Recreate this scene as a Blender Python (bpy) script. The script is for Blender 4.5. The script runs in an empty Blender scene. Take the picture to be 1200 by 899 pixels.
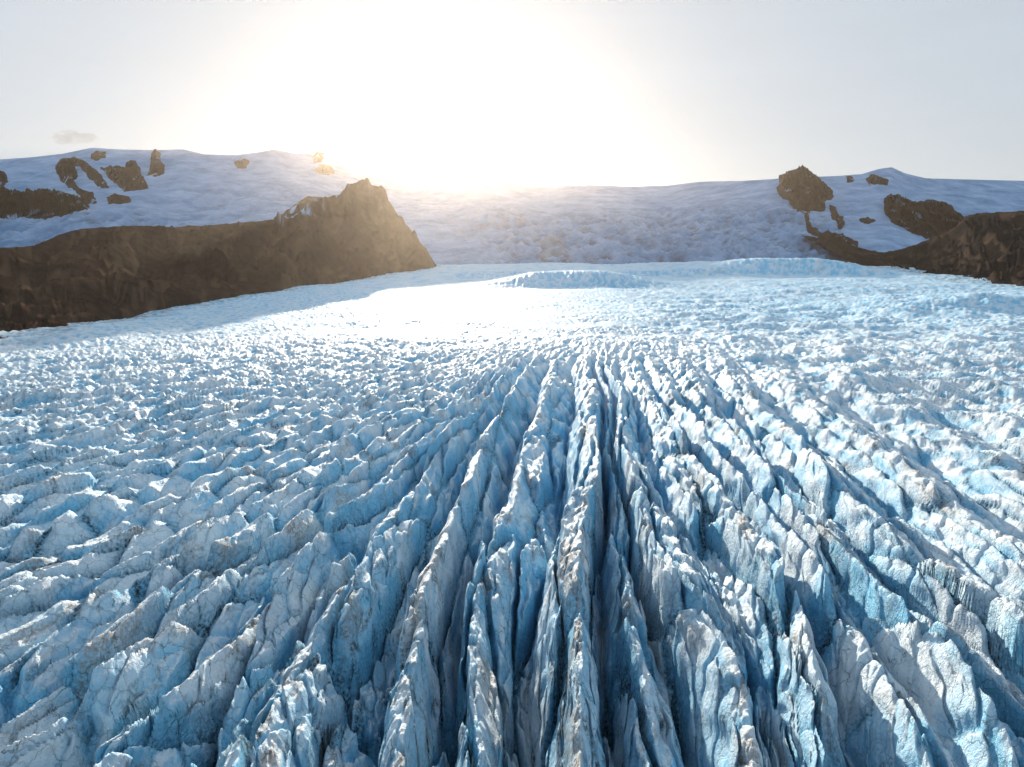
import bpy, math
import numpy as np

# ------------------------------------------------------------------ scene, camera, light
sc = bpy.context.scene
COL = sc.collection
W0, H0, FPX = 1200.0, 899.0, 800.0        # pixel frame used for survey coordinates, focal length in px
CAM_H = 40.0
HORIZON = 325.0
ALPHA = math.atan((H0/2 - HORIZON)/FPX)

cam_d = bpy.data.cameras.new("camera")
cam_d.sensor_width = 36.0
cam_d.lens = 36.0*FPX/W0
cam_d.clip_start = 0.5
cam_d.clip_end = 60000.0
cam = bpy.data.objects.new("camera", cam_d)
cam.location = (0, 0, CAM_H)
cam.rotation_euler = (math.pi/2 - ALPHA, 0, 0)
COL.objects.link(cam)
sc.camera = cam

SUN_EL = math.radians(10.1)
SUN_AZ = math.radians(-6.2)               # measured from +Y towards +X
world = bpy.data.worlds.new("World")
sc.world = world
world.use_nodes = True
wn, wl = world.node_tree.nodes, world.node_tree.links
wn.clear()
sky = wn.new("ShaderNodeTexSky")
sky.sky_type = 'NISHITA'
sky.sun_disc = False
sky.sun_elevation = SUN_EL
sky.sun_rotation = SUN_AZ
sky.air_density = 1.0
sky.dust_density = 0.7
sky.ozone_density = 4.0
bg = wn.new("ShaderNodeBackground")
bg.inputs[1].default_value = 0.15
veil = wn.new("ShaderNodeGamma"); veil.inputs[1].default_value = 0.22     # a thin high veil evens out the sky
tint = wn.new("ShaderNodeMix"); tint.data_type = 'RGBA'; tint.inputs[0].default_value = 0.45
tint.inputs[7].default_value = (1.50, 1.72, 1.98, 1)
wo = wn.new("ShaderNodeOutputWorld")
tc = wn.new("ShaderNodeTexCoord"); mp = wn.new("ShaderNodeMapping"); mp.inputs["Scale"].default_value = (1.2, 1.2, 9.0); mp.inputs["Rotation"].default_value = (0.1, 0.12, 0)
cn = wn.new("ShaderNodeTexNoise"); cn.inputs["Scale"].default_value = 1.6; cn.inputs["Detail"].default_value = 6; cn.inputs["Roughness"].default_value = 0.6
cr = wn.new("ShaderNodeMapRange"); cr.inputs[1].default_value = 0.35; cr.inputs[2].default_value = 0.75; cr.inputs[3].default_value = 0.36; cr.inputs[4].default_value = 0.54
wl.new(tc.outputs["Generated"], mp.inputs[0]); wl.new(mp.outputs[0], cn.inputs["Vector"]); wl.new(cn.outputs[0], cr.inputs[0]); wl.new(cr.outputs[0], tint.inputs[0])   # faint cirrus streaks
wl.new(sky.outputs[0], veil.inputs[0]); wl.new(veil.outputs[0], tint.inputs[6]); wl.new(tint.outputs[2], bg.inputs[0])
wl.new(bg.outputs[0], wo.inputs[0])

sun_d = bpy.data.lights.new("sun", 'SUN')
sun_d.energy = 3.5
sun_d.angle = math.radians(0.5)
sun_d.color = (1.0, 0.86, 0.70)
sun = bpy.data.objects.new("sun", sun_d)
sun.rotation_euler = (math.pi/2 - SUN_EL, 0, math.pi - SUN_AZ)
COL.objects.link(sun)

sc.view_settings.view_transform = 'Standard'
sc.view_settings.look = 'None'
sc.view_settings.exposure = 1.55
sc.view_settings.gamma = 1.0
sc.render.engine = 'CYCLES'
sc.cycles.use_denoising = True
sc.cycles.max_bounces = 6
sc.cycles.diffuse_bounces = 5
sc.cycles.glossy_bounces = 2
sc.cycles.volume_bounces = 0

# ------------------------------------------------------------------ helpers
def ray(px, py):
    cx = (np.asarray(px, float) - W0/2)/FPX
    cy = (H0/2 - np.asarray(py, float))/FPX
    ca, sa = math.cos(ALPHA), math.sin(ALPHA)
    return cx + 0*cy, ca + cy*sa + 0*cx, -sa + cy*ca + 0*cx

def on_plane(px, py, z=0.0):
    dx, dy, dz = ray(px, py)
    t = (z - CAM_H)/dz
    return dx*t, dy*t

def at_depth(px, py, Y):
    dx, dy, dz = ray(px, py)
    t = Y/dy
    return dx*t, Y + 0*dx, CAM_H + dz*t

def hash2(ix, iy, seed=0):
    h = (ix.astype(np.int64)*374761393 + iy.astype(np.int64)*668265263 + seed*974711) & 0xffffffff
    h = ((h ^ (h >> 13))*1274126177) & 0xffffffff
    h = ((h ^ (h >> 16))*2246822519) & 0xffffffff
    h = h ^ (h >> 15)
    return (h & 0xffffff)/float(0x1000000)

_rng = np.random.RandomState(5)
_PERM = _rng.permutation(4096).astype(np.int32)
_GA = _rng.rand(4096)*2*np.pi
_GX = np.cos(_GA).astype(np.float32); _GY = np.sin(_GA).astype(np.float32)

def perlin(x, y, seed=0):
    x = np.asarray(x); y = np.asarray(y)
    x, y = np.broadcast_arrays(x, y)
    x0 = np.floor(x); y0 = np.floor(y)
    fx = (x - x0).astype(np.float32); fy = (y - y0).astype(np.float32)
    ix = x0.astype(np.int32); iy = y0.astype(np.int32) + np.int32(seed*131)
    u = fx*fx*fx*(fx*(fx*6 - 15) + 10)
    v = fy*fy*fy*(fy*(fy*6 - 15) + 10)
    pa = _PERM[ix & 4095]; pb = _PERM[(ix + 1) & 4095]
    def g(p, i, j):
        k = _PERM[(p + iy + j) & 4095]
        return _GX[k]*(fx - i) + _GY[k]*(fy - j)
    a = g(pa, 0, 0); b = g(pb, 1, 0); c = g(pa, 0, 1); d = g(pb, 1, 1)
    a = a + (b - a)*u
    c = c + (d - c)*u
    return (a + (c - a)*v)*1.45

def fbm(x, y, oct=4, seed=0, gain=0.5):
    s = 0; a = 1.0
    for k in range(oct):
        s = s + a*perlin(x, y, seed + 17*k)
        x = x*2.03 + 11.3; y = y*2.03 + 5.7; a *= gain
    return s

def ridged(x, y, oct=4, seed=0, gain=0.5):
    s = 0; a = 1.0; w = 1.0
    for k in range(oct):
        n = 1 - np.abs(perlin(x, y, seed + 31*k))
        n = n*n*w
        w = np.clip(n*1.4, 0, 1)
        s = s + a*n
        x = x*2.07 + 3.1; y = y*2.07 + 9.2; a *= gain
    return s

def voronoi(x, y, seed=0, jitter=0.9):
    """F1, F2 - F1 edge measure, id, offset to the cell centre, two random numbers of the cell"""
    x0 = np.floor(x); y0 = np.floor(y)
    f1 = np.full(x.shape, 1e9); f2 = np.full(x.shape, 1e9)
    cid = np.zeros(x.shape, np.int64)
    ox = np.zeros(x.shape); oy = np.zeros(x.shape)
    for i in (-1, 0, 1):
        for j in (-1, 0, 1):
            cx = x0 + i; cy = y0 + j
            qx = cx + 0.5 + jitter*(hash2(cx, cy, seed) - 0.5)
            qy = cy + 0.5 + jitter*(hash2(cx, cy, seed + 7) - 0.5)
            dx = x - qx; dy = y - qy
            d = np.hypot(dx, dy)
            near = d < f1
            f2 = np.where(near, f1, np.minimum(f2, d))
            f1 = np.where(near, d, f1)
            key = (cx.astype(np.int64) + 5000)*100003 + (cy.astype(np.int64) + 5000)
            cid = np.where(near, key, cid)
            ox = np.where(near, dx, ox); oy = np.where(near, dy, oy)
    r1 = hash2(cid % 99991, cid // 99991, seed + 3)
    r2 = hash2(cid % 99991, cid // 99991, seed + 5)
    r3 = hash2(cid % 99991, cid // 99991, seed + 9)
    return f1, f2 - f1, cid, ox, oy, r1, r2, r3

def sstep(a, b, x):
    t = np.clip((x - a)/(b - a), 0, 1)
    return t*t*(3 - 2*t)

def build_mesh(name, verts, faces, mat, parent=None, attrs=None, smooth=True):
    """verts (n,3), faces (m,4) -> a linked mesh object"""
    me = bpy.data.meshes.new(name)
    n, m = len(verts), len(faces)
    me.vertices.add(n)
    me.vertices.foreach_set("co", np.ascontiguousarray(verts, np.float32).ravel())
    k = faces.shape[1]
    me.loops.add(m*k)
    me.loops.foreach_set("vertex_index", np.ascontiguousarray(faces, np.int32).ravel())
    me.polygons.add(m)
    me.polygons.foreach_set("loop_start", np.arange(0, m*k, k, dtype=np.int32))
    me.polygons.foreach_set("use_smooth", np.full(m, smooth))
    me.update(calc_edges=True)
    if attrs:
        for an, av in attrs.items():
            a = me.attributes.new(an, 'FLOAT', 'POINT')
            a.data.foreach_set("value", np.ascontiguousarray(av, np.float32))
    me.materials.append(mat)
    o = bpy.data.objects.new(name, me)
    COL.objects.link(o)
    if parent is not None:
        o.parent = parent
    return o

def grid_faces(nr, nc):
    i = np.arange(nr*nc).reshape(nr, nc)
    return np.stack([i[:-1, :-1], i[:-1, 1:], i[1:, 1:], i[1:, :-1]], -1).reshape(-1, 4)

def sub_mesh(name, V, F, mat, parent, attrs, **kw):
    used, inv = np.unique(F, return_inverse=True)
    return build_mesh(name, V[used], inv.reshape(F.shape), mat, parent,
                      {k: a[used] for k, a in attrs.items()}, **kw)

def tag(o, label=None, cat=None, group=None, kind=None):
    if label: o["label"] = label
    if cat: o["category"] = cat
    if group: o["group"] = group
    if kind: o["kind"] = kind
    return o

# ------------------------------------------------------------------ materials
def new_mat(name):
    m = bpy.data.materials.new(name); m.use_nodes = True
    nt = m.node_tree
    return m, nt.nodes, nt.links, nt.nodes["Principled BSDF"]

def ramp(n, stops):
    r = n.new("ShaderNodeValToRGB")
    e = r.color_ramp.elements
    while len(e) < len(stops): e.new(0.5)
    for k, (p, c) in enumerate(stops):
        e[k].position = p; e[k].color = (*c, 1) if len(c) == 3 else c
    return r

def noise_node(n, l, vec, scale, detail=4, rough=0.55):
    t = n.new("ShaderNodeTexNoise")
    t.inputs["Scale"].default_value = scale
    t.inputs["Detail"].default_value = detail
    t.inputs["Roughness"].default_value = rough
    l.new(vec, t.inputs["Vector"])
    return t

def mixc(n, l, fac, a, b):
    m = n.new("ShaderNodeMix"); m.data_type = 'RGBA'
    for sock, v in ((m.inputs[0], fac), (m.inputs[6], a), (m.inputs[7], b)):
        if hasattr(v, "is_output"): l.new(v, sock)
        else: sock.default_value = v if isinstance(v, float) else (*v, 1)
    return m.outputs[2]

def math_node(n, l, op, a, b=None, clamp=False):
    m = n.new("ShaderNodeMath"); m.operation = op; m.use_clamp = clamp
    for k, v in enumerate((a, b)):
        if v is None: continue
        if hasattr(v, "is_output"): l.new(v, m.inputs[k])
        else: m.inputs[k].default_value = v
    return m.outputs[0]

def attr(n, name):
    a = n.new("ShaderNodeAttribute"); a.attribute_name = name
    return a.outputs["Fac"]

def glacier_material():
    m, n, l, p = new_mat("glacier_ice")
    geo = n.new("ShaderNodeNewGeometry")
    pos = geo.outputs["Position"]
    nz = noise_node(n, l, pos, 0.45, 6, 0.62)
    nf = noise_node(n, l, pos, 1.9, 8, 0.68)
    nw = noise_node(n, l, pos, 0.9, 4, 0.6)
    # distorted coordinates for hairline cracks
    warp = n.new("ShaderNodeVectorMath"); warp.operation = 'MULTIPLY_ADD'
    l.new(nw.outputs["Color"], warp.inputs[0]); warp.inputs[1].default_value = (1.6, 1.6, 1.6); l.new(pos, warp.inputs[2])
    vo = n.new("ShaderNodeTexVoronoi"); vo.feature = 'DISTANCE_TO_EDGE'; vo.inputs["Scale"].default_value = 0.42
    l.new(warp.outputs[0], vo.inputs["Vector"])
    hair = ramp(n, [(0.0, (1, 1, 1)), (0.035, (0, 0, 0))]); l.new(vo.outputs["Distance"], hair.inputs[0])
    patch = ramp(n, [(0.48, (0, 0, 0)), (0.62, (1, 1, 1))]); l.new(nz.outputs[0], patch.inputs[0])
    white = mixc(n, l, nf.outputs[0], (0.60, 0.80, 0.95), (0.95, 0.98, 0.99))
    blue = mixc(n, l, nz.outputs[0], (0.07, 0.43, 0.76), (0.34, 0.72, 0.94))
    bf = math_node(n, l, 'ADD', attr(n, "blue"), math_node(n, l, 'MULTIPLY', math_node(n, l, 'SUBTRACT', nf.outputs[0], 0.5), 0.9), True)
    c = mixc(n, l, bf, white, blue)
    # grey ash in cracks and streaks, painted crack shade, tan dust on some crests
    gr = ramp(n, [(0.40, (0, 0, 0)), (0.60, (1, 1, 1))]); l.new(nf.outputs[0], gr.inputs[0])
    df = math_node(n, l, 'MULTIPLY', attr(n, "dirt_shade"), math_node(n, l, 'ADD', gr.outputs[0], 0.12), True)
    hf = math_node(n, l, 'MULTIPLY', math_node(n, l, 'MULTIPLY', hair.outputs[0], patch.outputs[0]), math_node(n, l, 'MULTIPLY', attr(n, "fine"), 0.75), True)
    df = math_node(n, l, 'MAXIMUM', df, hf, True)
    tf = math_node(n, l, 'MULTIPLY', attr(n, "tan"), math_node(n, l, 'ADD', gr.outputs[0], 0.1), True)
    c = mixc(n, l, tf, c, (0.38, 0.33, 0.29))
    c = mixc(n, l, df, c, (0.045, 0.06, 0.075))
    l.new(c, p.inputs["Base Color"])
    rr = ramp(n, [(0.3, (0.45,)*3), (0.7, (0.8,)*3)]); l.new(nz.outputs[0], rr.inputs[0])
    l.new(rr.outputs[0], p.inputs["Roughness"])
    p.inputs["Specular IOR Level"].default_value = 0.10
    hh = math_node(n, l, 'SUBTRACT', nf.outputs[0], math_node(n, l, 'MULTIPLY', hair.outputs[0], 0.25))
    b = n.new("ShaderNodeBump"); b.inputs["Strength"].default_value = 0.9; b.inputs["Distance"].default_value = 0.6
    l.new(hh, b.inputs["Height"]); l.new(b.outputs[0], p.inputs["Normal"])
    return m

def snow_material():
    m, n, l, p = new_mat("mountain_snow")
    geo = n.new("ShaderNodeNewGeometry"); pos = geo.outputs["Position"]
    a = noise_node(n, l, pos, 0.006, 8, 0.66)
    d = noise_node(n, l, pos, 0.022, 8, 0.7)
    ra = ramp(n, [(0.36, (0, 0, 0)), (0.64, (1, 1, 1))]); l.new(a.outputs[0], ra.inputs[0])
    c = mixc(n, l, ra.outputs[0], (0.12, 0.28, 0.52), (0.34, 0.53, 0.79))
    gr = ramp(n, [(0.38, (0, 0, 0)), (0.66, (1, 1, 1))]); l.new(d.outputs[0], gr.inputs[0])
    f = math_node(n, l, 'MULTIPLY', gr.outputs[0], attr(n, "dirt_shade"), True)
    c = mixc(n, l, f, c, (0.06, 0.10, 0.16))  # icefall crevasses darkened in the snow colour, standing in for their shade
    l.new(c, p.inputs["Base Color"])
    p.inputs["Roughness"].default_value = 0.7
    p.inputs["Specular IOR Level"].default_value = 0.2
    b = n.new("ShaderNodeBump"); b.inputs["Strength"].default_value = 0.7; b.inputs["Distance"].default_value = 30.0
    l.new(d.outputs[0], b.inputs["Height"]); l.new(b.outputs[0], p.inputs["Normal"])
    return m

def rock_material(name, c0, c1, c2, scale=0.01):
    m, n, l, p = new_mat(name)
    geo = n.new("ShaderNodeNewGeometry"); pos = geo.outputs["Position"]
    a = noise_node(n, l, pos, scale, 8, 0.62)
    d = noise_node(n, l, pos, scale*7, 8, 0.68)
    r = ramp(n, [(0.3, c0), (0.52, c1), (0.72, c2)]); l.new(a.outputs[0], r.inputs[0])
    r2 = ramp(n, [(0.3, (0.55,)*3), (0.7, (1.35,)*3)]); l.new(d.outputs[0], r2.inputs[0])
    mx = n.new("ShaderNodeMix"); mx.data_type = 'RGBA'; mx.blend_type = 'MULTIPLY'; mx.inputs[0].default_value = 1.0
    l.new(r.outputs[0], mx.inputs[6]); l.new(r2.outputs[0], mx.inputs[7])
    sc_ = mixc(n, l, math_node(n, l, 'MULTIPLY', attr(n, "scree"), 0.5), mx.outputs[2], tuple(min(1, 1.9*q) for q in c2))
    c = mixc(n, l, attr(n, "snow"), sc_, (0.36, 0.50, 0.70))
    l.new(c, p.inputs["Base Color"])
    p.inputs["Roughness"].default_value = 0.9
    p.inputs["Specular IOR Level"].default_value = 0.0
    b = n.new("ShaderNodeBump"); b.inputs["Strength"].default_value = 0.8; b.inputs["Distance"].default_value = 0.06/scale
    l.new(d.outputs[0], b.inputs["Height"]); l.new(b.outputs[0], p.inputs["Normal"])
    return m

M_ICE = glacier_material()
M_SNOW = snow_material()
M_HILL = rock_material("hill_rock", (0.034, 0.024, 0.021), (0.058, 0.040, 0.032), (0.092, 0.064, 0.042), 0.008)
M_HILL2 = rock_material("shaded_hill_rock", (0.014, 0.014, 0.017), (0.024, 0.022, 0.023), (0.055, 0.038, 0.026), 0.006)  # the right hill's shade is put into a darker rock colour
M_ROCK = rock_material("outcrop_rock", (0.022, 0.018, 0.018), (0.038, 0.030, 0.028), (0.062, 0.048, 0.042), 0.01)

# ------------------------------------------------------------------ the glacier
# crest lines of the large ice ridges, left to right, surveyed in the pixel frame and laid on the ice surface
CRESTS = [
    [(0, 880), (60, 850), (140, 785), (260, 680), (340, 615), (420, 550), (500, 490), (560, 448)],
    [(130, 899), (215, 812), (290, 738), (345, 672), (395, 612), (450, 558), (515, 495), (575, 445)],
    [(300, 899), (355, 780), (410, 690), (450, 620), (492, 558), (535, 500), (582, 450), (618, 410)],
    [(470, 899), (490, 790), (515, 685), (540, 595), (570, 525), (592, 472), (616, 430), (645, 395)],
    [(560, 899), (565, 780), (573, 680), (588, 600), (612, 530), (632, 480), (650, 430), (665, 398)],
    [(668, 899), (680, 800), (683, 700), (690, 600), (706, 505), (702, 465), (692, 425), (688, 392)],
    [(790, 899), (778, 800), (748, 700), (730, 620), (724, 560), (719, 510), (713, 455), (700, 400)],
    [(905, 899), (880, 800), (852, 745), (800, 690), (765, 620), (742, 550), (733, 500), (722, 450), (708, 410)],
    [(985, 899), (950, 800), (925, 690), (892, 640), (852, 590), (812, 530), (776, 480), (748, 430), (728, 400)],
    [(1085, 899), (1045, 820), (1000, 740), (950, 672), (905, 615), (860, 560), (820, 505), (785, 450), (755, 410)],
    [(1200, 870), (1110, 780), (1030, 705), (960, 625), (885, 535), (832, 470), (798, 425), (772, 395)],
    [(1300, 800), (1200, 735), (1110, 668), (1000, 580), (930, 510), (872, 450), (830, 408)],
    [(1300, 700), (1200, 640), (1080, 560), (985, 490), (915, 440), (870, 405)],
    [(1320, 610), (1200, 545), (1110, 495), (1030, 455), (960, 420), (910, 400)],
]
VDEPTH = [6.5, 8.5, 15.0, 15.0, 17.0, 16.0, 13.0, 9.5, 8.0, 7.5, 10.0, 7.5, 7.0]     # valley depth between neighbouring crests
VFRAC = [0.5, 0.55, 0.68, 0.55, 0.5, 0.5, 0.5, 0.45, 0.5, 0.5, 0.5, 0.5, 0.5]
CREST_Z = [0, 0, 0, 0, -4.5, 1.0, -4.0, 0, 0, 0, 0, 0, 0, 0]

def fan(x, y):
    """cross-flow coordinate: crevasses splay from a focus ahead to the right"""
    xc = 10 + 0.17*(y - 100)
    s = 1 - (y - 100)/270.0
    s = 0.5 + np.logaddexp(0, (s - 0.5)*6)/6
    return (x - xc)/s

def glacier_base(x, y):
    d = np.maximum(y, 1)
    t = np.clip((d - 700)/1800, 0, None)
    B = 75*t**1.5
    # icefall bulges on the far ice: centre x, centre y, half width, front length, back length, height
    for cx, cy, hw, fl, bl, h in BULGES:
        ex = np.exp(-np.abs((x - cx)/hw)**3)
        fr = np.where(y < cy, sstep(cy - fl, cy, y), 1 - 0.75*sstep(cy, cy + bl, y))
        B = B + h*ex*fr
    # raised dirty lobe by the right margin
    q = (y - (820 + 0.1*(x - 600)))
    B = B + 16*sstep(330, 560, x)*np.where(q < 0, sstep(-110, 0, q), 1 - 0.6*sstep(0, 250, q))
    # gentle swells
    B = B + sstep(250, 600, d)*5.0*fbm(x/260, y/420, 3, 71)
    return B
BULGES = [(145, 1560, 170, 190, 500, 30), (830, 2050, 230, 210, 500, 42), (440, 1950, 190, 110, 500, 14), (-60, 1900, 120, 120, 400, 10)]

NC, NR = 1200, 850
ang = np.linspace(math.radians(-43), math.radians(43), NC)
# row spacing: denser near the camera, growing with distance
q = np.linspace(0, 1, NR)
dmin, dmax = 30.0, 2700.0
# blend of uniform 1/d and uniform log d
ld = np.log(dmin) + q*(np.log(dmax) - np.log(dmin))
k = np.linspace(0, 1, 4000)
dens_d = np.exp(np.log(dmin) + k*(np.log(dmax) - np.log(dmin)))
dens = (dens_d/33.0)**-0.42 + 0.10
cum = np.concatenate([[0], np.cumsum((dens[1:] + dens[:-1])/2)]); cum /= cum[-1]
D = np.interp(q, cum, dens_d)
DD, AA = np.meshgrid(D, ang, indexing='ij')
AA = AA*(1 + 0.24*np.exp(-(DD - 30.0)/38.0))      # the sheet reaches further sideways close to the viewer
X = DD*np.sin(AA)*1.0; Y = DD*np.cos(AA)
x = X.ravel(); y = Y.ravel()

# wandering of all lines
wx = x + 2.4*perlin(x/34, y/70, 1) + 0.6*perlin(x/11, y/24, 2)
wy = y + 3.0*perlin(x/30, y/50, 3) + 0.8*perlin(x/9, y/15, 4)
v = fan(wx, wy)
u = wy
near = 1 - sstep(150, 420, y)          # full ridge relief near, fading up-glacier
mid = 1 - sstep(700, 1900, y)

# --- large ridges
crest_x = []
for pts in CRESTS:
    a = np.array(pts, float)
    cx, cy = on_plane(a[:, 0], a[:, 1], 0.0)
    o = np.argsort(cy); cx = cx[o]; cy = cy[o]
    s0 = (cx[1] - cx[0])/(cy[1] - cy[0]); s1 = (cx[-1] - cx[-2])/(cy[-1] - cy[-2])
    cy = np.concatenate([[cy[0] - 40], cy, [cy[-1] + 2000]])
    cx = np.concatenate([[cx[0] - 40*s0], cx, [cx[-1] + 2000*max(min(s1, 0.2), 0.1)]])
    crest_x.append(np.interp(wy, cy, cx))
# further small ridges on the left and broad ones on the right follow the fan
left = crest_x[0]; right = crest_x[-1]
n_l = 20
s = 1 - (wy - 100)/270.0
s = 0.5 + np.logaddexp(0, (s - 0.5)*6)/6
off_l = np.cumsum([5.2 + 0.42*k for k in range(n_l)])
lefts = [left - off_l[k]*(0.45 + 0.6*s) for k in range(n_l)][::-1]
rights = [right + (k + 1)*19.0*s*1.3 for k in range(6)]
allx = lefts + crest_x + rights
depth = [3.4 + 0.6*math.sin(k*2.1) for k in range(n_l)] + VDEPTH + [5.0]*6
depth[n_l - 1] = 4.0
frac = [0.55]*n_l + VFRAC + [0.5]*6
macro = np.zeros_like(x); rid = np.zeros(x.shape, np.int64); tval = np.ones_like(x)
done = np.zeros(x.shape, bool)
ax = np.stack(allx)
ax = np.maximum.accumulate(ax + np.arange(len(allx))[:, None]*1e-3, axis=0)
idx = (wx[None, :] >= ax).sum(0)            # 0..n
n_r = len(allx)
i0 = np.clip(idx - 1, 0, n_r - 2)
jj = np.arange(len(x))
xa = ax[i0, jj]; xb = ax[i0 + 1, jj]
f = np.clip((wx - xa)/np.maximum(xb - xa, 0.5), 0, 1)
# cross-flow coordinate that follows the ridges: nominal spacing is the one at 90 m
j90 = int(np.argmin(np.abs(wy - 90.0) + 0*x))
VN = ax[:, j90].copy()
v = VN[i0] + f*(VN[i0 + 1] - VN[i0])
v = np.where(idx == 0, VN[0] + (wx - ax[0])/s, np.where(idx == n_r, VN[-1] + (wx - ax[-1])/s, v))
mf = np.array(frac)[i0] + 0.10*perlin(u/45, i0*7.3, 41)
dp = np.array(depth)[i0]*(1 + 0.35*perlin(u/38, i0*3.7 + 0.5, 42))
isleft = f < mf
rid = np.where(isleft, i0, i0 + 1)
t = np.where(isleft, f/mf, (1 - f)/(1 - mf))     # 0 crest .. 1 valley
# blunt shoulders on the sun side, sharper drop on the other, steep lower walls
sunny = np.where(isleft, 0.0, 1.0)            # right part of a gap = left flank of the next ridge
tall = sstep(8.0, 14.0, np.array(depth)[i0])
pw = np.where(sunny > 0.5, 1.45 + 0.8*tall, 1.0)
prof = t**pw
cz = np.array([0.0]*n_l + CREST_Z + [0.0]*6)[rid]
dp = dp*(1 - 0.45*sstep(90, 240, y)*(dp < 6))
macro = (-dp*prof + cz*(1 - t))*near
crest_var = (1.8*perlin(u/40, rid*5.1, 43) + 0.7*perlin(u/16, rid*9.7, 44))*(1 - t)*near
h = macro + crest_var
dnb = np.array(depth)[np.clip(np.where(isleft, i0 - 1, i0 + 1), 0, n_r - 2)]
dmix = np.array(depth)[i0]; dmix = dmix + (0.5*(dnb - dmix))*(1 - t)
steep_zone = sstep(5.0, 11.0, dmix)               # the tall central ridges
outer = ((idx == 0) | (idx == n_r))
rz = sstep(25, 110, x - 0.12*y)                 # smoother mounds towards the right margin
shoulder = 1 - 0.5*np.maximum(sunny, sstep(0.3, 0.0, t))*sstep(8.0, 14.0, dmix)*sstep(0.5, 0.25, t)
sc_v = np.clip(s, 0.4, 1)
nearc = near*(1 - 0.88*rz)*shoulder*sc_v
near2 = (1 - sstep(90, 250, y))*(1 - 0.8*rz)*(1 - 0.45*sstep(-45, -85, x - 0.2*(y - 60)))

# --- seracs and fins: stretched cells, each with its own tilt, split by deep narrow crevasses
lw = sstep(VN[n_l + 2], VN[n_l - 1], v)          # shorter, blockier seracs on the left
f1, e1, c1, ox, oy, r1, r2, r3 = voronoi(v/3.9 + 0.10*perlin(v/6, u/22, 11), (u - 80.0)*(1/40.0 + 0.034*lw) + 0.15*perlin(v/7, u/18, 12), 101)
A1 = (0.85 + 0.85*steep_zone)*nearc
open1 = 0.4 + 0.9*hash2(c1 % 9973, c1 // 9973, 77)
kd = np.clip(np.hypot(x, y)/65.0, 1, 3)*(1 - 0.6*sstep(-20, 10, x - 0.1*(y - 60))) + 0.6*sstep(-20, 10, x - 0.1*(y - 60))
kd = np.maximum(kd, 1)
t1 = np.clip(e1/(0.17*kd), 0, 1); sm1 = t1*t1*(3 - 2*t1)
h = h + A1*(((r1 - 0.5)*2.4 + (r2 - 0.5)*2.6*ox - (0.1 + 0.9*r3)*oy*1.3 + 0.6)*sm1 - 2.6/kd**0.8*(1 - sm1))
# flutes running down the walls: sharp-edged fins
fl = 0; aa = 1.0
for kf, (lv, lu) in enumerate(((5.0, 55.0), (2.3, 22.0), (1.1, 9.0))):
    fl = fl + aa*(0.5 - np.abs(perlin(v/lv, u/lu, 400 + kf))*1.6); aa *= 0.5
h = h + (0.35 + 2.3*steep_zone*sstep(0.03, 0.4, t))*nearc*fl
# smaller blocks: coordinates sheared with height so that nothing drips straight down a wall
vh = v; uh = u - 0.9*(macro + crest_var)
floor = 1 - sstep(0.9, 1.0, t)
f1b, e2, c2, ox2, oy2, q1, q2, q3 = voronoi(vh/1.8 + 0.12*perlin(v/2.6, u/9, 13), uh/6.5 + 0.12*perlin(v/3, u/7, 14), 202)
A2 = (0.36 + 0.18*steep_zone)*near2*sc_v*shoulder*floor
open2 = hash2(c2 % 9973, c2 // 9973, 78)
t2 = np.clip(e2/(0.2*kd), 0, 1); sm2 = t2*t2*(3 - 2*t2)
h = h + A2*(((q1 - 0.5)*2.2 + (q2 - 0.5)*2.6*ox2 - 1.1*q3*oy2 + 0.5)*sm2/kd**0.5 - 1.5/kd*(1 - sm2))
f1c, e3, c3, ox3, oy3, w1, w2, w3 = voronoi(vh/0.75 + 0.1*perlin(v/1.2, u/3, 15), uh/1.9 + 0.1*perlin(v/1.3, u/3, 16), 303)
h = h + 0.19/kd*near2*floor*((w1 - 0.5)*1.9 + (w2 - 0.5)*2.3*ox3 + (w3 - 0.5)*2.3*oy3 + 0.3)*sstep(0.0, 0.25, e3)
# hummocks up-glacier
far1 = (mid - near2).clip(0)
hum = ridged(x/7.5 + 0.5*perlin(x/30, y/40, 5), y/10.5, 4, 23, 0.55)
band = np.clip(0.75 + 0.9*perlin(x/130 + 0.5*perlin(x/90, y/150, 95), y/75, 96) + 0.5*perlin(x/55, y/40, 97), 0.25, 1.6)
far_b = 1 - sstep(330, 600, y)*(1 - band)
h = h + 1.1*far1*far_b*(hum - 1.0)*(1 - 0.4*rz) + 1.1*(1 - mid)*(ridged(x/24, y/45, 4, 24, 0.6) - 1.0)
rows = ridged(fan(x, y)/9, y/60, 3, 26, 0.5)
h = h + 1.2*far1*(rows - 1.0)*sstep(600, 300, y)
lump = fbm(x/34, y/62, 4, 25, 0.55)
h = h + lump*(1.2*far1 + 2.6*rz*sstep(110, 200, y))*(0.25 + 0.75*mid)
# fine roughness
fine = ridged(vh/1.1, uh/2.6, 4, 31, 0.6) - 1.0
h = h + 0.20/kd*near2*floor*fine + 0.16*(1 - near2)*mid*fbm(x/2.6, y/4, 3, 33, 0.6) + 0.35*(1 - mid)*fbm(x/9, y/16, 3, 34, 0.6)
bf = np.zeros_like(x)
for cx_, cy_, hw_, fl_, bl_, h_ in BULGES:
    bf = np.maximum(bf, np.exp(-np.abs((x - cx_)/hw_)**4)*sstep(cy_ - fl_, cy_ - 0.75*fl_, y)*(1 - sstep(cy_ - 0.1*fl_, cy_ + 0.25*fl_, y)))
bc = ridged(x/17 + 0.6*perlin(x/50, y/50, 91), y/48, 4, 92, 0.6)
h = h + bf*3.2*(bc - 1.0)
z = h + glacier_base(x, y)
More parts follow.
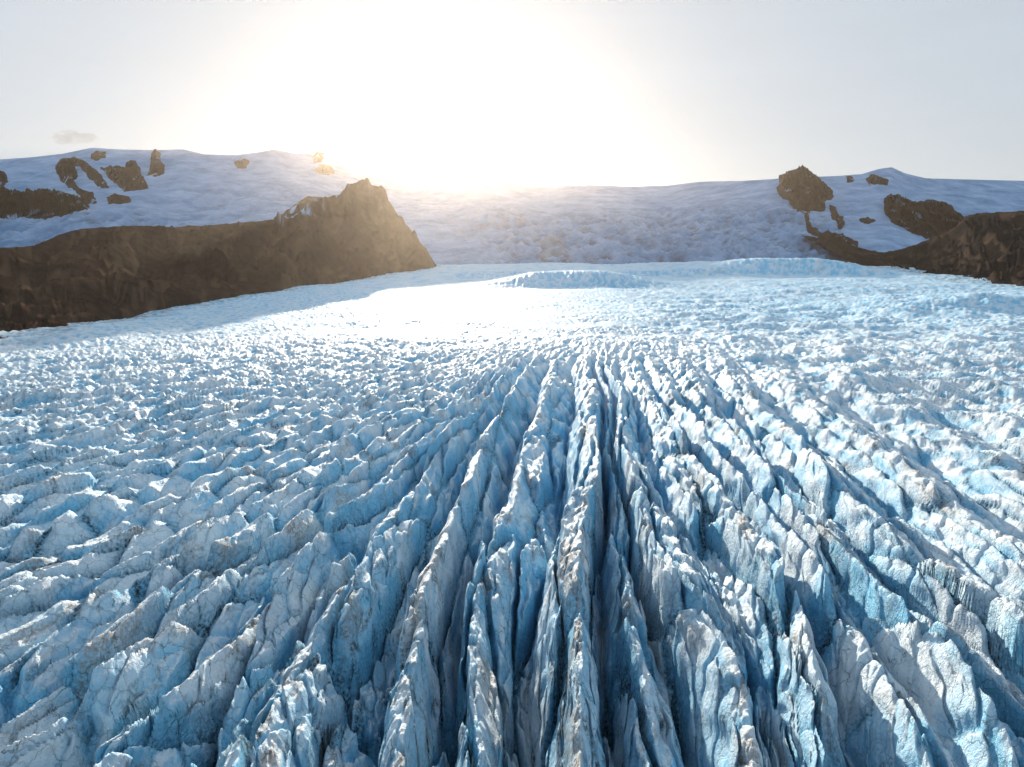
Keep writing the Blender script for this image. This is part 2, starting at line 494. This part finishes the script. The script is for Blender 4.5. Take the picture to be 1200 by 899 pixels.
# walls bulge sideways a little so that fins lean
xs = x + near*0.5*perlin(y/5, z/2.5 + x/9, 51)
ys = y + near*0.5*perlin(x/5, z/2.5 + y/9, 52)
V = np.stack([xs, ys, z], 1)

# slope for the colouring of fresh fracture walls
Z2 = z.reshape(NR, NC)
gr = np.gradient(Z2, axis=0)/np.maximum(np.gradient(DD, axis=0), 1e-6)
gc = np.gradient(Z2, axis=1)/np.maximum(DD*np.gradient(AA, axis=1), 1e-6)
slope = np.hypot(gr, gc).ravel()
steepness = slope/np.sqrt(1 + slope**2)
# weathered white crust on most faces; blue ice where cracks and fresh falls expose it
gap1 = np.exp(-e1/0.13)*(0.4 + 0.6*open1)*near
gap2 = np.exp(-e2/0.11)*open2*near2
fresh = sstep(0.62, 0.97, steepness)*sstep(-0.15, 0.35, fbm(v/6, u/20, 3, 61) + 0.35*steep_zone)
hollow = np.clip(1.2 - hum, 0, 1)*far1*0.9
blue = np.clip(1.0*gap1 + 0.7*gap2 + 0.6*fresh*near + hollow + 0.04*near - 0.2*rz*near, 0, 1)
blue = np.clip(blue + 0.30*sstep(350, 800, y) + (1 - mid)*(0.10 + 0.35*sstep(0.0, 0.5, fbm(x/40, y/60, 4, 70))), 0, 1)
dz = np.clip(0.35 + 1.1*fbm(x/30, y/55, 3, 68), 0.05, 1)
crack = np.exp(-e2/0.05)*np.clip(0.25 + 1.5*fbm(v/6, u/14, 3, 62), 0, 1) + 1.0*np.exp(-e1/0.05)*np.clip(0.6 + 1.2*perlin(v/9, u/22, 63), 0, 1)
streak = 0.75*sstep(0.38, 0.80, fbm(vh/1.3, uh/7, 4, 64) + 0.3*fbm(x/40, y/60, 2, 65))
deep = np.exp(-e1/0.07)*(0.45 + 0.55*open1)*sstep(-0.5, 0.3, perlin(v/8, u/26, 69))  # crevasse shade painted into the colour on top of real ash
dirt_shade = np.clip(crack*0.9 + 0.9*deep + streak*dz*(1 - 0.8*sstep(0.6, 0.95, t)*near), 0, 1)*(0.2 + 0.8*near)*mid
cr34 = ((rid == n_l + 3) | (rid == n_l + 5))*(0.4 + 0.8*sstep(130, 60, y))
tan_ = sstep(0.15, 0.8, fbm(v/3.2, u/11, 4, 66) + 0.40*cr34*sunny)*sstep(0.75, 0.2, t)*near*0.85
tan_ = tan_ + 0.5*sstep(0.2, 0.8, fbm(x/90, y/40, 4, 67))*sstep(400, 520, x)*sstep(700, 800, y)
blue = np.clip(blue + bf*np.clip(1.25 - bc, 0, 1)*0.9, 0, 1)
low_c = np.isin(rid, [n_l + 2, n_l + 3, n_l + 5, n_l + 6])*sstep(150, 70, y)
dirt_shade = np.clip(dirt_shade + 0.75*low_c*sstep(0.25, 0.6, fbm(v/1.0, u/8.5, 4, 98, 0.6)), 0, 1)
# dirty margin where the ice meets the hills
lf = np.array([(0, 396, 440), (100, 378, 590), (190, 361, 860), (260, 350, 1060), (330, 339, 1270), (400, 328, 1700), (450, 321, 2020), (508, 312, 2500)], float)
lx, ly, _ = at_depth(lf[:, 0], lf[:, 1], lf[:, 2])
rf = np.array([(1450, 380, 850), (1300, 360, 1050), (1200, 349, 1250), (1100, 338, 1700), (1060, 322, 2150)], float)
rx, ry, _ = at_depth(rf[:, 0], rf[:, 1], rf[:, 2])
dl = x - np.interp(y, ly, lx); dr = np.interp(y, ry, rx) - x
dm = np.minimum(np.where(y > 380, dl, 1e9), np.where(y > 700, dr, 1e9))
mor = sstep(38, 4, dm + 14*fbm(x/22, y/40, 3, 99))*sstep(-0.35, 0.3, fbm(x/9, y/14, 3, 100))
dirt_shade = np.clip(dirt_shade + 0.8*mor, 0, 1)
attrs = {"blue": blue, "dirt_shade": dirt_shade, "tan": np.clip(tan_, 0, 1), "fine": near2 + 0*x}

F = grid_faces(NR, NC)
fv = F[:, 0]
glacier_part = np.where((near[fv] > 0.15) & ~outer[fv], rid[fv], -1)
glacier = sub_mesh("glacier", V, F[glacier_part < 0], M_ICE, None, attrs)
tag(glacier, "broad crevassed blue-white glacier filling the valley floor", "glacier", kind="structure")
# the seracs that show largest become pieces of their own, the rest of each ridge stays one mesh
ok = np.nonzero(glacier_part >= 0)[0]
ser_key = c1[fv[ok]]*64 + rid[fv[ok]]
keys, inv, cnt = np.unique(ser_key, return_inverse=True, return_counts=True)
cxm = np.bincount(inv, weights=np.abs(AA.ravel()[fv[ok]]))/cnt
rank = np.where(cxm < math.radians(38), cnt, 0)
big = np.zeros(len(keys), bool)
big[np.argsort(-rank)[:290]] = True
big &= rank > 200
group_key = rid[fv[ok]]*1000000 + np.where(big[inv], inv + 1, 0)
order = np.argsort(group_key, kind='stable')
gk = group_key[order]; Fo = F[ok][order]
cuts = np.concatenate([[0], np.nonzero(np.diff(gk))[0] + 1, [len(gk)]])
ridge_obj = {}
for a_, b_ in zip(cuts[:-1], cuts[1:]):
    r = int(gk[a_]//1000000)
    if gk[a_] % 1000000 == 0:
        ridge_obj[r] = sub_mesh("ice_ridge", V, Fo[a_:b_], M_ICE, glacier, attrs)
    else:
        if r not in ridge_obj:
            e_ = bpy.data.objects.new("ice_ridge", None); COL.objects.link(e_); e_.parent = glacier
            ridge_obj[r] = e_
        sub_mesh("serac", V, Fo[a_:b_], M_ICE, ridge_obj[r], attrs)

# ------------------------------------------------------------------ the snow mountains behind
SKY_L = [(-300, 200), (-150, 192), (0, 187), (40, 184), (75, 180), (108, 173), (135, 175), (180, 176), (215, 175), (240, 181), (275, 182),
         (300, 179), (322, 175), (345, 180), (372, 181), (400, 190), (430, 196), (470, 203), (520, 209), (575, 211), (600, 214), (630, 219), (690, 217), (740, 219),
         (780, 218), (820, 213), (870, 212), (905, 210), (925, 208), (945, 207), (962, 207), (985, 206), (1010, 204), (1030, 198), (1045, 196), (1060, 203), (1085, 209), (1120, 210),
         (1200, 212), (1350, 214), (1500, 210)]
SKYX = np.array([p[0] for p in SKY_L], float); SKYY = np.array([p[1] for p in SKY_L], float)
MX0, MX1 = -300, 1500
FOOT_PY = 326.0

def mtn_depth(px, s):
    far = 6700 + 250*np.sin(px/170.0) - 1300*sstep(760, 960, px) - 900*sstep(430, 250, px)
    return 2450 + (far - 2450)*np.clip(s, 0, 1)**1.15 + 0*px

def mtn_point(px, s):
    sky_y = np.interp(px, SKYX, SKYY)
    py = FOOT_PY + (sky_y - FOOT_PY)*s
    return at_depth(px, py, mtn_depth(px, s))

def mtn_rough(xx, yy, px, s):
    """relief on the mountain: swells everywhere, crevassed icefall lower down in the middle"""
    fall = sstep(0.02, 0.2, s)*(1 - sstep(0.55, 0.85, s))*sstep(480, 620, px)*(1 - sstep(940, 1040, px))
    fall = np.maximum(fall, 0.7*sstep(0.08, 0.2, s)*(1 - sstep(0.45, 0.6, s))*(1 - sstep(150, 330, px)))
    fall = np.maximum(fall, 0.35*sstep(0.3, 0.42, s)*(1 - sstep(0.6, 0.8, s))*sstep(180, 260, px)*(1 - sstep(330, 480, px)))
    sw = 34*fbm(xx/620, yy/900, 5, 301)
    edge = 1 - sstep(0.86, 1.0, s)
    rdg = ridged(xx/95, yy/210, 4, 302, 0.6)
    cr = 22*(rdg - 1.0) + 30*fbm(xx/420, yy/330, 3, 305)
    return sw*edge*sstep(0, 0.15, s) + cr*fall + 3.0*fbm(xx/60, yy/120, 3, 304)*(0.3 + 0.7*edge), fall*np.clip(1.55 - rdg, 0, 1.3)

npx, ns = 900, 230
PXg = np.linspace(MX0, MX1, npx)
Sg = np.linspace(0, 1, ns)
SS, PP = np.meshgrid(Sg, PXg, indexing='ij')
mx, my, mz = mtn_point(PP, SS)
rz_, fall = mtn_rough(mx, my, PP, SS)
mz = mz + rz_
# back side drops away behind the skyline
back = []
for k, (dy, dz) in enumerate(((250, -10), (900, -120), (2500, -600), (4500, -1400))):
    back.append(np.stack([mx[-1]*(1 + dy/my[-1]), my[-1] + dy, np.maximum(mz[-1] + dz, 20)], -1))
MV = np.concatenate([np.stack([mx, my, mz], -1)] + [b[None] for b in back], 0)
fall = np.concatenate([fall, np.zeros((4, npx))], 0)
mountain = build_mesh("mountain", MV.reshape(-1, 3), grid_faces(ns + 4, npx), M_SNOW, None, {"dirt_shade": np.clip(fall + 0.06, 0, 1).ravel()})  # mask carries painted crevasse shade for the icefall
tag(mountain, "snow-covered mountain range and icefall along the whole skyline", "mountain", kind="structure")

# ------------------------------------------------------------------ dark hills at both margins
def hill(name, label, foot, crest, foot_depth, crest_depth, seed, n=520, rows=165, snow_fn=None, amp_k=0.012, mat=None):
    fa = np.array(foot, float); ca = np.array(crest, float); fd = np.array(foot_depth, float); cd = np.array(crest_depth, float)
    px = np.linspace(ca[0, 0], ca[-1, 0], n)
    fy = np.interp(px, fa[:, 0], fa[:, 1]); cy = np.interp(px, ca[:, 0], ca[:, 1])
    fdp = np.interp(px, fd[:, 0], fd[:, 1]); cdp = np.interp(px, cd[:, 0], cd[:, 1])
    s = np.linspace(-0.55, 1, rows)
    S, P = np.meshgrid(s, px, indexing='ij')
    py = fy + (cy - fy)*S
    dep = fdp + (cdp - fdp)*np.clip(S, 0, 1) + np.clip(S, -1, 0)*fdp*0.05
    hx, hy, hz = at_depth(P, py, dep)
    amp = dep*amp_k*np.clip((fy - cy)/45.0, 0, 1)
    edge = sstep(1.0, 0.9, S)*sstep(-0.1, 0.15, S)
    rough = (ridged(hx/130, hy/190, 5, seed, 0.58) - 1.0)*1.0 + 1.0*fbm(hx/300, hy/420, 4, seed + 5)
    hz = hz - 28.0*(1 - np.exp(np.clip(S, -1, 0)*14))*np.clip((fy - cy)/60.0, 0, 1)
    hz = hz + amp*rough*edge + dep*0.0011*fbm(hx/30, hy/50, 4, seed + 9, 0.6)
    gl = ridged(P/26 + 1.3*S + 0.9*perlin(P/24, S*4, seed + 31), S*5.0 + P/38 + 0.8*perlin(P/18, S*5, seed + 33), 5, seed + 30, 0.62)
    hz = hz + dep*0.004*(gl - 1.0)*edge*np.clip((fy - cy)/45.0, 0, 1)
    scree = np.clip(1.5 - gl, 0, 1)*sstep(-0.3, 0.4, fbm(P/40, S*3, 3, seed + 32))
    bk = []
    thin = np.clip((fy - cy)/60.0, 0, 1)
    for dy, dz in ((0.05, -0.012), (0.22, -0.09), (0.5, -0.22)):
        bk.append(np.stack([hx[-1]*(1 + dy*thin), hy[-1]*(1 + dy*thin), np.maximum(hz[-1] + dz*thin*hy[-1], -20)], -1))
    HV = np.concatenate([np.stack([hx, hy, hz], -1)] + [b[None] for b in bk], 0)
    sn = np.zeros((rows + 3, n))
    if snow_fn is not None:
        sn[:rows] = snow_fn(P, py, hx, hy)
    o = build_mesh(name, HV.reshape(-1, 3), grid_faces(rows + 3, n), mat or M_HILL, None, {"snow": sn.ravel(), "scree": np.concatenate([scree, np.zeros((3, n))], 0).ravel()})
    return tag(o, label, "hill", kind="structure")

def left_snow(P, py, hx, hy):
    nn = fbm(hx/28, hy/60, 5, 77, 0.65)
    a = sstep(0.0, 0.25, nn)*sstep(322, 335, P)*sstep(385, 360, P)*sstep(10, 5, np.abs(py - 250 + (P - 345)*0.35))
    b = sstep(0.05, 0.25, nn)*sstep(365, 372, P)*sstep(400, 392, P)*sstep(3.5, 1.5, np.abs(py - 229))
    return np.clip(np.maximum(a, b), 0, 1)

hill("hill", "long dark brown rocky ridge rising to a sunlit peak on the left",
     [(-260, 452), (-100, 418), (0, 396), (100, 378), (190, 361), (260, 350), (330, 339), (400, 328), (450, 321), (503, 311), (512, 315)],
     [(-260, 300), (-100, 292), (0, 290), (40, 288), (66, 276), (95, 268), (150, 264), (200, 266), (260, 263), (322, 257), (335, 247), (348, 238), (360, 230), (375, 231), (398, 228), (408, 216),
      (418, 214), (425, 210), (436, 217), (447, 219), (455, 234), (465, 250), (480, 268), (497, 290), (506, 303), (512, 312)],
     [(-260, 250), (-100, 345), (0, 440), (100, 590), (190, 860), (260, 1060), (330, 1270), (400, 1700), (450, 2020), (512, 2540)],
     [(-260, 800), (0, 1000), (100, 1200), (200, 1500), (330, 1950), (425, 2500), (512, 2570)], 501, amp_k=0.013, snow_fn=left_snow)

hill("hill", "dark shadowed rock ridge meeting the ice at the right margin",
     [(940, 276), (955, 281), (975, 290), (1000, 301), (1060, 322), (1070, 331), (1095, 337), (1130, 342), (1200, 349), (1300, 360), (1450, 380)],
     [(940, 276), (962, 279), (985, 284), (1010, 291), (1035, 296), (1055, 292), (1075, 286), (1090, 280), (1108, 274), (1122, 264), (1132, 253), (1145, 250), (1165, 249), (1200, 247), (1300, 228), (1450, 205)],
     [(940, 3300), (1000, 2600), (1060, 2150), (1100, 1700), (1200, 1250), (1300, 1050), (1450, 850)],
     [(940, 3330), (1035, 2800), (1090, 2600), (1200, 2100), (1450, 1700)], 601, amp_k=0.007, mat=M_HILL2)

# ------------------------------------------------------------------ rock outcrops poking through the snow
def poly_sd(px, py, poly):
    """distance inside the polygon (positive inside)"""
    p = np.array(poly, float); qn = np.roll(p, -1, 0)
    d = np.full(px.shape, 1e9); ins = np.zeros(px.shape, bool)
    for (x0, y0), (x1, y1) in zip(p, qn):
        ex, ey = x1 - x0, y1 - y0
        t = np.clip(((px - x0)*ex + (py - y0)*ey)/(ex*ex + ey*ey + 1e-9), 0, 1)
        d = np.minimum(d, np.hypot(px - x0 - t*ex, py - y0 - t*ey))
        c = ((y0 > py) != (y1 > py)) & (px < (x1 - x0)*(py - y0)/(y1 - y0 + 1e-12) + x0)
        ins ^= c
    return np.where(ins, d, -d)

def outcrop(label, poly, height=16.0, step=0.75, seed=0, snowy=0.0):
    p = np.array(poly, float)
    xs_ = np.arange(p[:, 0].min() - 3, p[:, 0].max() + 3, step)
    ys_ = np.arange(p[:, 1].min() - 3, p[:, 1].max() + 3, step)
    PY, PX = np.meshgrid(ys_, xs_, indexing='ij')
    jx = PX + 1.1*fbm(PX/6, PY/5, 3, seed); jy = PY + 0.8*fbm(PX/6, PY/5, 3, seed + 3)
    sd = poly_sd(jx, jy, poly)
    sky_y = np.interp(PX, SKYX, SKYY)
    S = (FOOT_PY - PY)/(FOOT_PY - sky_y)
    over = np.clip(S - 1, 0, None)*(FOOT_PY - sky_y)          # px above the snow skyline
    Sc = np.minimum(S, 1.0)
    xx, yy, zz = mtn_point(PX, Sc)
    rr, _ = mtn_rough(xx, yy, PX, Sc)
    if snowy > 0: rr = rr*0.0 + 8.0
    zz = zz + rr + over/FPX*yy*1.0
    height = height*1.5
    lift = np.clip(sd/5.0 + 0.25, -1, 1)*height
    rg_ = (ridged(xx/60, zz/55, 4, seed + 11, 0.6) - 0.9)*height*1.5*np.clip(sd/4, 0, 1)
    if snowy > 0: rg_ = rg_*0.35
    # push out of the slope, towards the valley and up
    yy2 = yy - lift*2.0 - rg_*1.6
    k2 = yy2/yy
    P3 = np.stack([xx*k2, yy2, zz*1.0 + lift*0.5 + rg_*0.5 - (1 - k2)*(zz - CAM_H)*0], -1)
    F_ = grid_faces(*PX.shape)
    keep = (sd.ravel()[F_] > -1.6).any(1)
    sn = 0.7*sstep(0.62, 0.85, fbm((xx + 0.5*zz)/60, (zz - 0.4*xx)/90, 4, seed + 21, 0.6))
    if snowy > 0:
        sn = np.clip(snowy + 0.25*fbm(xx/50, zz/40, 4, seed + 21), 0, 1)
    o = sub_mesh("rock_outcrop", P3.reshape(-1, 3), F_[keep], M_ROCK, None, {"snow": sn.ravel()})
    return tag(o, label, "rock outcrop", "rock outcrops showing through the mountain snow")

outcrop("broad dark rock band low on the snow slope at the far left edge",
        [(-40, 222), (0, 222), (20, 227), (38, 226), (50, 223), (70, 226), (100, 229), (104, 240), (98, 252), (60, 254), (20, 256), (-40, 260)], 20, seed=1)
outcrop("small dark knob at the far left edge above the rock band", [(-30, 203), (0, 204), (7, 207), (9, 216), (2, 219), (-30, 222)], 14, seed=2)
outcrop("crescent-shaped rock patch curving down the left snow mountain",
        [(66, 194), (72, 187), (88, 185), (98, 189), (108, 198), (122, 208), (126, 216), (118, 213), (104, 205), (94, 196), (86, 194), (90, 205), (84, 210), (92, 218), (108, 224), (112, 233), (100, 233), (90, 222), (76, 212), (68, 204)], 12, step=0.6, seed=3)
outcrop("tiny rock cap at the top of the left snow summit", [(108, 181), (114, 178), (123, 179), (123, 185), (112, 187), (107, 185)], 9, step=0.5, seed=4)
outcrop("large dark rock face with pointed top on the left snow mountain",
        [(119, 197), (135, 197), (148, 199), (149, 192), (157, 190), (163, 197), (168, 212), (173, 221), (160, 223), (146, 222), (138, 213), (126, 203)], 14, step=0.6, seed=5)
outcrop("narrow upright rock tower near the left skyline", [(178, 180), (182, 176), (187, 179), (187, 188), (192, 192), (191, 201), (182, 206), (173, 203), (177, 195)], 12, step=0.5, seed=6)
outcrop("low ragged rock strip below the dark face on the left mountain", [(126, 229), (134, 226), (150, 232), (152, 238), (138, 239), (128, 237)], 8, step=0.5, seed=7)
outcrop("small round rock island in the snow left of the dark peak", [(276, 190), (282, 186), (291, 188), (288, 194), (279, 195)], 8, step=0.5, seed=8)
outcrop("small sunlit rock tip on the skyline left of the sun", [(367, 184), (372, 180), (379, 181), (376, 190), (369, 191)], 9, step=0.5, seed=9)
outcrop("pale rock patch just under the skyline left of the sun", [(369, 200), (378, 195), (388, 197), (391, 205), (380, 208)], 9, step=0.5, seed=10)
outcrop("brownish rock island in the icefall right of centre", [(632, 300), (636, 285), (645, 279), (655, 281), (662, 292), (666, 303), (650, 307), (636, 307)], 8, step=0.6, seed=11, snowy=0.5)
outcrop("pointed dark rock peak standing on the right skyline",
        [(911, 224), (915, 214), (914, 207), (925, 203), (941, 197), (952, 205), (962, 214), (974, 222), (976, 228), (966, 234), (966, 244), (955, 244), (949, 248), (947, 258), (938, 252), (926, 238), (914, 230)], 20, seed=13)
outcrop("thin broken rock rib on the snow below the right peak", [(973, 240), (979, 242), (983, 250), (990, 262), (984, 265), (976, 256)], 8, step=0.5, seed=14)
outcrop("small rock patch under the second snowy summit on the right", [(1016, 210), (1021, 205), (1028, 206), (1040, 211), (1040, 217), (1028, 215), (1018, 216)], 10, step=0.5, seed=15)
outcrop("tiny rock speck on the snow saddle between the right summits", [(992, 207), (998, 207), (1000, 212), (994, 213)], 6, step=0.5, seed=16)
outcrop("sharp-edged dark rock slab on the snow above the right ridge",
        [(1036, 236), (1042, 230), (1055, 233), (1075, 238), (1108, 241), (1120, 247), (1131, 253), (1128, 263), (1117, 270), (1100, 280), (1086, 280), (1070, 273), (1058, 264), (1046, 256), (1038, 246)], 18, seed=17)
outcrop("dark rock rib running down beside the right icefall edge",
        [(946, 258), (953, 266), (962, 273), (980, 276), (992, 283), (1005, 285), (1004, 291), (985, 290), (966, 284), (956, 276), (947, 268)], 12, step=0.6, seed=18)
outcrop("low grey rock streak across the snow bowl on the right", [(1008, 254), (1018, 252), (1026, 254), (1018, 257), (1010, 257)], 6, step=0.5, seed=19)

# ------------------------------------------------------------------ haze
def haze():
    m = bpy.data.materials.new("haze_air"); m.use_nodes = True
    n, l = m.node_tree.nodes, m.node_tree.links
    n.clear()
    pv = n.new("ShaderNodeVolumePrincipled"); out = n.new("ShaderNodeOutputMaterial")
    pv.inputs["Color"].default_value = (0.98, 0.86, 0.70, 1)
    pv.inputs["Density"].default_value = 0.98e-5
    pv.inputs["Anisotropy"].default_value = 0.78
    l.new(pv.outputs[0], out.inputs["Volume"])
    x0, x1, y0, y1, z0, z1 = -16000., 16000., -1500., 12500., -60., 1290.
    v = np.array([(a, b, c) for c in (z0, z1) for b in (y0, y1) for a in (x0, x1)])
    f = np.array([(0, 2, 3, 1), (4, 5, 7, 6), (0, 1, 5, 4), (2, 6, 7, 3), (0, 4, 6, 2), (1, 3, 7, 5)])
    o = build_mesh("haze", v, f, m, smooth=False)
    tag(o, "thin pale evening haze filling the air over the glacier", "haze", kind="stuff")
haze()

# ------------------------------------------------------------------ a wisp of cloud over the left summit, above the haze
def cloud(label, px0, px1, py, Yd, thick, dens, seed):
    m = bpy.data.materials.new("cloud_vapour"); m.use_nodes = True
    n, l = m.node_tree.nodes, m.node_tree.links
    n.clear()
    out = n.new("ShaderNodeOutputMaterial"); pv = n.new("ShaderNodeVolumePrincipled")
    geo = n.new("ShaderNodeTexCoord")
    nz = noise_node(n, l, geo.outputs["Object"], 0.006, 6, 0.65)
    rp = ramp(n, [(0.42, (0, 0, 0)), (0.72, (1, 1, 1))]); l.new(nz.outputs[0], rp.inputs[0])
    l.new(math_node(n, l, 'MULTIPLY', rp.outputs[0], dens), pv.inputs["Density"])
    pv.inputs["Color"].default_value = (0.42, 0.38, 0.36, 1); pv.inputs["Anisotropy"].default_value = -0.2
    l.new(pv.outputs[0], out.inputs["Volume"])
    xa, _, za = at_depth(px0, py, Yd); xb, _, zb = at_depth(px1, py, Yd)
    nu, nv = 40, 20
    th, ph = np.meshgrid(np.linspace(0, 2*np.pi, nu, endpoint=False), np.linspace(0.02, np.pi - 0.02, nv), indexing='ij')
    r = 1 + 0.35*fbm(np.cos(th)*1.7 + seed, ph*1.6 + np.sin(th)*1.3, 3, seed)
    vx = np.cos(th)*np.sin(ph)*r*(xb - xa)/2; vy = np.sin(th)*np.sin(ph)*r*(xb - xa)/3; vz = np.cos(ph)*r*thick
    V_ = np.stack([vx, vy, vz], -1).reshape(-1, 3)
    i = np.arange(nu*nv).reshape(nu, nv)
    a_ = i[:, :-1]; b_ = i[:, 1:]
    F_ = np.stack([a_, b_, np.roll(b_, -1, 0), np.roll(a_, -1, 0)], -1).reshape(-1, 4)
    o = build_mesh("cloud", V_, F_, m)
    o.location = ((xa + xb)/2, Yd, za)
    tag(o, label, "cloud")
cloud("small grey-brown wisp of cloud above the left snow summit", 58, 112, 161, 9500.0, 85.0, 0.003, 3)
